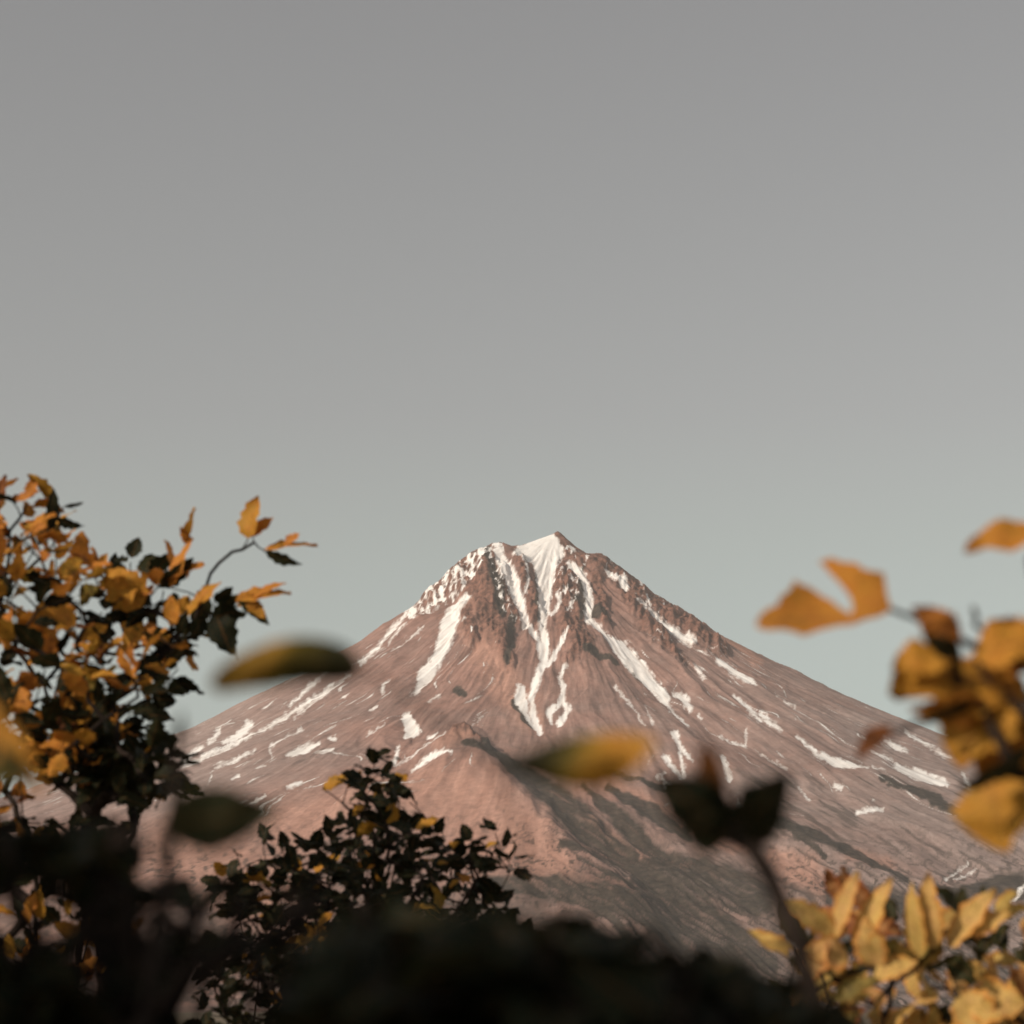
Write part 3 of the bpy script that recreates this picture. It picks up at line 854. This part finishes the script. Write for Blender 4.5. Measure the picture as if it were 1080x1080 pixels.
# --- 2. the dark bush in the middle distance
def shrub_middle():
    D = 4.3
    base = at(400, 1000, D)
    t = thing("shrub", "dark green bush with a pointed top and a few yellow leaves", "shrub", (base.x, base.y, 0), "autumn shrubs in front of the volcano")
    w, lv = Wood(), Leaves()
    stems(w, (base.x, base.y), [at(395, 880, D), at(330, 950, D + .1), at(460, 950, D - .05), at(270, 960, D), at(520, 980, D)])
    crown = [(392, 806), (412, 812), (425, 850), (440, 875), (470, 890), (500, 885), (535, 890), (545, 905), (520, 920), (500, 930), (540, 960), (560, 985), (560, 1100), (300, 1100), (285, 1030), (250, 1090), (215, 1090), (210, 1005),
             (260, 985), (230, 940), (240, 915), (290, 890), (330, 885), (360, 870), (375, 850), (380, 830)]
    tips = fill(crown, 420, D - .25, D + .3, 7)
    tips += [(398, 800, D), (405, 822, D), (386, 838, D), (432, 846, D), (454, 868, D), (522, 878, D), (540, 915, D), (350, 880, D), (250, 902, D), (280, 888, D)]
    for i, ch in grow_tips(w, [at(*q) for q in tips]):
        leafy(w, ch, lv, 0.040, 0.60 if i < len(tips) - 10 and rng.random() < 0.06 else 0.02, reach=rng.choice((4, 5, 6)), tsd=0.06, every=1, wide=0.72, fold=(0.1, 0.4))
    def one(u0, v0, u1, v1, wd, tint, nrm):
        lv.add(at(u0, v0, D - .15), at(u1, v1, D - .17), Vector(nrm), wd * D / FPX, tint, fold=0.25, curl=0.1)
        w.chain(w.near(at(u0, v0, D - .15)), at(u0, v0, D - .15), 0.02, jit=0.001)
    one(438, 874, 462, 862, 16, 0.6, (-.4, -.7, .6)); one(470, 896, 484, 888, 12, 0.62, (-.4, -.7, .6)); one(512, 893, 524, 888, 9, 0.55, (-.4, -.7, .6))
    one(335, 975, 350, 962, 12, 0.62, (-.5, -.7, .4)); one(372, 858, 384, 850, 12, 0.6, (-.5, -.7, .4)); one(474, 935, 484, 928, 10, 0.6, (-.4, -.7, .5))
    one(340, 832, 366, 818, 18, 0.58, (-.5, -.7, .4)); one(366, 830, 382, 812, 16, 0.74, (-.5, -.7, .4))
    lower_leaves(w, lv, 0.045, 0.1, 40, 0.5, 1.6)
    w.build("stem", t, r_max=0.015)
    lv.build("foliage", t)
shrub_middle()

# --- 3. the golden shrub at the lower right
def shrub_right_low():
    D = 2.5
    base = at(980, 1080, D)
    t = thing("shrub", "golden yellow shrub with pale sunlit leaves in the lower right corner", "shrub", (base.x, base.y, 0), "autumn shrubs in front of the volcano")
    w, lv = Wood(), Leaves()
    stems(w, (base.x, base.y), [at(900, 1060, D), at(975, 1050, D + .05), at(1050, 1070, D), at(830, 1090, D + .1), at(690, 1120, D)])
    crown = [(850, 975), (880, 945), (905, 975), (930, 940), (960, 965), (975, 940), (1000, 960), (1040, 960), (1120, 1010), (1120, 1120), (820, 1120), (815, 1050), (840, 1010)]
    tips = fill(crown, 60, D - .1, D + .18, 18)
    tips += [(635, 1062, D), (650, 1050, D), (665, 1062, D), (745, 1074, D), (770, 1070, D), (615, 1075, D)]
    for i, ch in grow_tips(w, [at(*q) for q in tips]):
        u, v, d = tips[i]
        leafy(w, ch, lv, 0.044, rng.choice((0.46, 0.55, 0.60, 0.66, 0.74, 0.85)) if rng.random() < 0.70 else 0.04, reach=3, tsd=0.05, facing=Vector((-.45, -.75, .45)) * rng.choice((1, 0.5)), wide=0.62, fold=(0.2, 0.8), droop=-0.25)
    def one(u0, v0, u1, v1, wd, tint, nrm, fold=0.3):
        lv.add(at(u0, v0, D - .12), at(u1, v1, D - .14), Vector(nrm), wd * D / FPX, tint, fold=fold, curl=0.15)
        w.chain(w.near(at(u0, v0, D - .12)), at(u0, v0, D - .12), 0.02, jit=0.001)
    F = (-.5, -.75, .45)
    one(985, 1000, 975, 922, 34, 0.66, F); one(880, 990, 900, 918, 26, 0.68, F); one(880, 985, 832, 948, 30, 0.62, F); one(905, 1000, 935, 925, 34, 0.64, F)
    one(1000, 1000, 1045, 935, 34, 0.66, F); one(1020, 985, 1066, 960, 26, 0.64, F); one(895, 1010, 850, 1000, 44, 0.7, F); one(850, 1035, 868, 992, 40, 0.72, F)
    one(925, 1020, 910, 968, 38, 0.66, F); one(920, 1030, 965, 1012, 34, 0.63, F); one(835, 1000, 803, 992, 16, 0.6, F); one(970, 1010, 958, 930, 24, 0.6, F)
    one(660, 1068, 628, 1050, 26, 0.7, F); one(668, 1064, 690, 1048, 22, 0.64, F); one(640, 1074, 610, 1068, 22, 0.6, F); one(655, 1066, 658, 1038, 20, 0.72, F); one(760, 1085, 745, 1064, 22, 0.74, F); one(765, 1085, 790, 1068, 22, 0.66, F)
    one(1020, 1060, 1080, 1055, 60, 0.64, F); one(1010, 1050, 1050, 1090, 50, 0.62, F); one(880, 1052, 925, 1030, 30, 0.35, F)
    one(1000, 1010, 1030, 1035, 30, 0.06, (.4, -.5, -.5)); one(975, 1020, 1010, 1010, 26, 0.05, (.4, -.5, -.5)); one(860, 998, 828, 990, 14, 0.05, (.4, -.5, -.5))
    lower_leaves(w, lv, 0.055, 0.4, 30, 0.5, 1.5)
    w.build("stem", t, r_max=0.014)
    lv.build("foliage", t, M_PALE)
shrub_right_low()

# --- near shrubs: the leaves one can tell apart are parts of their own
def single(parent, w, D, u0, v0, u1, v1, wd, tint, nrm, fold=0.35, curl=0.15, twist=0.2, label=None, dd=-0.01, tooth=0.10, attach=True, shape=0.42, tint_base=None, bend=0.0, pw=0.8):
    lv = Leaves()
    lv.add(at(u0, v0, D), at(u1, v1, D + dd), Vector(nrm), wd * D / FPX, tint, fold=fold, curl=curl, twist=twist, tooth=tooth, ns=16, shape=shape, tint_base=tint_base, bend=bend, pw=pw)
    if attach: w.chain(w.near(at(u0, v0, D)), at(u0, v0, D), 0.02, jit=0.0008, lift=0.02)
    o = lv.build("leaf", parent)
    if label: o["label"] = label
    return o

def lobed(parent, D, outline, tint, vhinge):
    """one leaf with deep lobes: the blade leans back above its lower edge and waves"""
    ragged = []
    for (u0, v0), (u1, v1) in zip(outline, outline[1:] + outline[:1]):
        ragged += [(u0, v0), ((u0 + u1) / 2 + rng.gauss(0, 1.6), (v0 + v1) / 2 + rng.gauss(0, 1.6))]
    bm = bmesh.new()
    vs = [bm.verts.new((u, v, 0)) for u, v in ragged]
    f = bm.faces.new(vs)
    f.normal_update()
    bmesh.ops.triangulate(bm, faces=[f], ngon_method='EAR_CLIP')
    for _ in range(3):
        bmesh.ops.subdivide_edges(bm, edges=[e for e in bm.edges if e.calc_length() > 12], cuts=1)
        for g in bm.faces: g.normal_update()
        bmesh.ops.triangulate(bm, faces=bm.faces[:], ngon_method='EAR_CLIP')
    lv = Leaves()
    ids = {}
    for v in bm.verts:
        u, w = v.co.x, v.co.y
        d = D + 0.0007 * (vhinge - w) + 0.004 * math.sin(u * 0.06) + 0.003 * math.sin(w * 0.11 + u * 0.03)
        ids[v] = len(lv.v)
        lv.v.append(at(u, w, d)); lv.tint.append(tint)
        lv.uv.append(((u - 797) / 145.0, (w - 655) / 60.0))
    lv.f = [tuple(ids[v] for v in f.verts) for f in bm.faces]
    bm.free()
    return lv.build("leaf", parent)

# --- 4. the near orange branch entering from the right
def shrub_right_near():
    D = 1.25
    base = Vector((0.62, 1.30, 0))
    t = thing("shrub", "large blurred orange leaves on a dark branch reaching in from the right", "shrub", base, "autumn shrubs in front of the volcano")
    w = Wood()
    stems(w, (base.x, base.y), [at(1180, 900, D), at(1230, 800, D + .1), at(1170, 1000, D + .05)])
    for path in ([(1150, 850, D), (1075, 815, D), (1040, 830, D)], [(1150, 790, D), (1070, 745, D), (1005, 742, D), (960, 765, D), (925, 778, D)],
                 [(1170, 740, D), (1090, 700, D), (1040, 685, D), (1000, 668, D)], [(1150, 700, D), (1100, 640, D), (1085, 590, D)], [(1090, 700, D), (1028, 660, D), (1026, 640, D)],
                 [(1000, 668, D), (960, 650, D), (938, 642, D)]):
        a = w.near(at(*path[0]))
        for q in path:
            a = w.chain(a, at(*q), 0.02, jit=0.001, lift=0.0)[-1]
    F = (-.5, -.75, .45)
    # the folded leaf standing free: its two halves
    lobed(t, D, [(797, 661), (804, 646), (820, 638), (828, 626), (838, 611), (850, 617), (868, 629), (886, 641), (897, 648), (899, 640), (891, 622), (876, 606), (863, 592), (876, 588),
                 (896, 593), (910, 600), (932, 604), (935, 624), (941, 643), (926, 651), (900, 659), (868, 664), (848, 671), (830, 665), (815, 665)], 0.70, 655)
    single(t, w, D, 1102, 560, 1018, 574, 56, 0.68, (-.3, -.7, .6), fold=0.3, curl=0.1)
    single(t, w, D - .01, 1010, 680, 966, 640, 46, 0.8, F)
    single(t, w, D - .01, 1000, 690, 942, 700, 60, 0.62, F, fold=0.25)
    single(t, w, D + .01, 1055, 720, 940, 722, 116, 0.60, F, fold=0.15, curl=0.05, dd=-.03)
    single(t, w, D, 1050, 735, 1006, 802, 100, 0.60, F, fold=0.15)
    single(t, w, D - .005, 1030, 695, 1110, 668, 90, 0.64, (-.5, -.6, .6))
    single(t, w, D + .02, 1065, 745, 1070, 838, 100, 0.57, F, fold=0.2)
    single(t, w, D - .01, 938, 766, 903, 798, 30, 0.95, (-.4, -.8, .2), fold=0.5)
    single(t, w, D - .01, 1045, 820, 1056, 896, 92, 0.60, F, fold=0.2)
    single(t, w, D - .03, 1085, 790, 1016, 838, 44, 0.02, (.5, -.5, -.6), fold=0.3, label="dark green leaf in shade")
    single(t, w, D - .02, 1012, 690, 975, 672, 26, 0.08, (.4, -.6, -.5), fold=0.3, label="dark green leaf in shade")
    single(t, w, D - .02, 1030, 735, 968, 768, 20, 0.05, (.4, -.6, -.5), fold=0.4, label="dark green leaf in shade")
    single(t, w, D + .02, 1085, 735, 985, 712, 90, 0.64, F, fold=0.3, curl=0.1)
    single(t, w, D + .015, 1090, 760, 1030, 815, 80, 0.7, (-.3, -.7, .6), fold=0.4)
    single(t, w, D + .02, 1095, 700, 1045, 655, 70, 0.66, F, fold=0.3)
    single(t, w, D - .015, 1040, 742, 962, 752, 50, 0.74, (.1, -.7, -.5), fold=0.5)
    single(t, w, D + .01, 1085, 850, 1030, 878, 60, 0.6, F, fold=0.3)
    lv = Leaves()
    tips = fill([(1190, 600), (1320, 560), (1350, 1100), (1190, 1100)], 24, D - .1, D + .25, 40)
    for i, ch in grow_tips(w, [at(*q) for q in tips]):
        leafy(w, ch, lv, 0.055, 0.66 if rng.random() < .6 else 0.2, reach=3)
    lower_leaves(w, lv, 0.055, 0.4, 24, 0.5, 1.5)
    w.build("stem", t, r_tip=0.0014, r_max=0.012)
    lv.build("foliage", t)
shrub_right_near()

# --- 5. the small dark sprig on a thin stem
def sprig():
    D = 0.80
    base = Vector((0.16, 0.86, 0))
    t = thing("shrub", "blurred dark sprig of three upright leaves on one thin leaning stem", "shrub", base, "autumn shrubs in front of the volcano")
    w = Wood()
    a = w.node((base.x, base.y, -0.05))
    for q in ((900, 1250, D + .05), (845, 1000, D), (810, 920, D), (775, 868, D), (757, 845, D)):
        a = w.chain(a, at(*q), 0.05, jit=0.002, lift=0)[-1]
    single(t, w, D, 757, 850, 742, 780, 40, 0.90, (-.3, -.9, 0), fold=0.5, label="reddish brown upright leaf")
    single(t, w, D, 768, 872, 692, 822, 74, 0.05, (.3, -.8, -.4), fold=0.3)
    single(t, w, D, 772, 876, 834, 818, 74, 0.05, (.3, -.8, -.4), fold=0.3)
    single(t, w, D, 768, 886, 716, 866, 52, 0.04, (.3, -.8, -.4), fold=0.3)
    single(t, w, D, 786, 894, 822, 852, 44, 0.04, (.3, -.8, -.4), fold=0.3)
    lv = Leaves()
    lower_leaves(w, lv, 0.04, 0.2, 14, 0.4, 1.4, 0.15)
    w.build("stem", t, r_tip=0.0021, r_max=0.004)
    lv.build("foliage", t)
sprig()

# --- 6. the near dark bush along the bottom, its leaves out of focus
SHADE = []        # points to be darkened by the unseen crown added beside the camera
def shrub_bottom():
    D = 0.86
    base = Vector((0.0, 0.95, 0))
    t = thing("shrub", "near black out of focus bush spreading along the bottom edge", "shrub", base, "autumn shrubs in front of the volcano")
    mask = [(285, 1000), (340, 965), (373, 946), (427, 936), (473, 958), (540, 970), (600, 962), (625, 970), (650, 986), (700, 976), (733, 998), (787, 1010), (810, 1034), (835, 1038), (928, 1070),
            (945, 1500), (100, 1500), (200, 1090), (290, 1085)]
    def allow(u, v):
        return inside(u, v, mask) and not (606 < u < 696 and 1034 < v < 1076) and not (724 < u < 800 and 1060 < v < 1090)
    w, lv = Wood(), Leaves(allow)
    stems(w, (base.x, base.y), [at(420, 1080, D), at(560, 1050, D + .05), at(320, 1080, D), at(700, 1080, D), at(840, 1110, D)])
    tips = fill(mask[:-4] + [(935, 1250), (180, 1250), (290, 1085)], 260, D - .18, D + .18, 11)
    tips += fill([(590, 985), (650, 1000), (720, 1000), (790, 1030), (840, 1050), (915, 1085), (920, 1160), (590, 1160)], 110, D - .16, D + .16, 9)
    SHADE.extend(at(*q) for q in tips)
    SHADE.extend([at(840, 1010, .8), at(822, 960, .8), at(805, 915, .8), at(785, 885, .8)] * 18)
    for i, ch in grow_tips(w, [at(*q) for q in tips]):
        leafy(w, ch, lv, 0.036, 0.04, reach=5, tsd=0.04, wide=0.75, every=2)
    # two leaves that stick up on hair-thin twigs
    single(t, w, 0.70, 522, 806, 692, 780, 112, 0.60, (-.10, -.85, -.05), fold=-0.95, curl=0.04, bend=0.05, shape=0.6, twist=-0.25, tint_base=0.05, label="yellow topped leaf, dark underneath, floating before the slope", tooth=0.03)
    single(t, w, 0.74, 384, 704, 220, 722, 84, 0.50, (.1, -.85, -.1), fold=-0.9, curl=-0.06, bend=0.10, pw=0.35, twist=0.3, tint_base=0.16, label="narrow drooping olive leaf against the sky", tooth=0.03)
    lower_leaves(w, lv, 0.05, 0.05, 60, 0.5, 1.25, 0.25)
    w.build("stem", t, r_tip=0.0007, r_max=0.012)
    lv.build("foliage", t)
shrub_bottom()

# --- 7. the near dark shrub at the left; an unseen crown is added beside and above the camera to shade the others
def shrub_left_near():
    D = 0.95
    base = Vector((-0.75, 0.55, 0))
    t = thing("shrub", "dark blurred shrub with a thin upright stem in the lower left corner", "shrub", base, "autumn shrubs in front of the volcano")
    masks = [[(-90, 872), (60, 868), (130, 858), (168, 872), (128, 907), (100, 924), (-90, 935)], [(60, 922), (130, 930), (180, 922), (238, 925), (345, 928), (340, 958), (240, 952), (175, 958), (168, 990), (55, 990)],
             [(-90, 985), (170, 980), (300, 985), (292, 1012), (215, 1012), (195, 1085), (290, 1085), (300, 1400), (-90, 1400)]]
    def allow(u, v):
        if any(((u - a) / c) ** 2 + ((v - b) / e) ** 2 < 1 for a, b, c, e in ((40, 956, 26, 34), (76, 950, 20, 26), (100, 1015, 34, 26), (145, 975, 20, 16), (20, 1000, 18, 22))): return False
        return u < -60 or v > 1120 or any(inside(u, v, m) for m in masks)
    w, lv = Wood(), Leaves(allow)
    stems(w, (base.x, base.y), [Vector((-.50, .72, 1.45)), Vector((-.35, .85, 1.5)), at(60, 1120, D)])
    low_wood = len(w.p)
    stems(w, (base.x, base.y), [Vector((-.85, .2, 2.2)), Vector((-1.0, -.05, 2.3)), Vector((-.8, .35, 2.1))])  # unseen tall stems that carry the added shading crown
    tall_wood = range(low_wood, len(w.p))
    tips = []
    for poly, n in zip(masks, (70, 50, 200)):
        tips += [(q, 0.03) for q in fill([(max(-60, u), min(v, 1200)) for u, v in poly], n, D - .10, D + .10, 7)]
    SHADE.extend(at(*q) for q, _ in tips)
    for i, ch in grow_tips(w, [at(*q) for q, _ in tips], range(low_wood)):
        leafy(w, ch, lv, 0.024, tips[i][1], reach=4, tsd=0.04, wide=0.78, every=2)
    # thin upright stem
    a = w.node((-0.16, 0.80, -0.05))
    for q in ((150, 1150, .8), (170, 980, .8), (183, 860, .8), (187, 790, .8)):
        a = w.chain(a, at(*q), 0.05, jit=0.001, lift=0)[-1]
    single(t, w, 0.8, 186, 792, 192, 752, 15, 0.05, (.3, -.9, 0), fold=0.5)
    single(t, w, 0.72, 172, 870, 292, 854, 74, 0.16, (.1, -.9, -.25), fold=0.15, curl=0.1, tooth=0.03, label="broad dark olive leaf")
    single(t, w, 0.80, -30, 735, 40, 835, 48, 0.66, (-.5, -.8, .3), fold=0.3, label="blurred orange leaf at the left edge")
    single(t, w, 0.80, -40, 800, 30, 812, 50, 0.30, (-.2, -.8, -.1), fold=0.3)
    # unseen crown added beside and above the viewer, set sunward of the SHADE points
    k = 0
    over = []
    clear = [at(560, 790, .7), at(605, 783, .7), at(650, 780, .7), at(260, 705, .74), at(300, 698, .74), at(340, 698, .74), at(10, 790, .8)]
    while k < 420:
        p = rng.choice(SHADE) + S * rng.uniform(0.75, 1.5) + Vector((rng.gauss(0, .05), rng.gauss(0, .05), rng.gauss(0, .04)))
        yy = max(p.y, 0.0)
        if p.y > -0.15 and -0.24 * yy - 0.14 < p.x < 0.24 * yy + 0.14 and p.z - EYE < 0.46 * yy + 0.14: continue      # keep the view clear
        if any(((p - c) - S * (p - c).dot(S)).length < 0.075 for c in clear): continue
        over.append(p); k += 1
    for i, ch in grow_tips(w, over, tall_wood):
        leafy(w, ch, lv, 0.055, 0.25, reach=4, tsd=0.1, wide=0.75, facing=Vector(S))
    lower_leaves(w, lv, 0.05, 0.15, 40, 0.5, 1.5)
    w.build("stem", t, r_tip=0.0011, r_max=0.016)
    lv.build("foliage", t)
shrub_left_near()
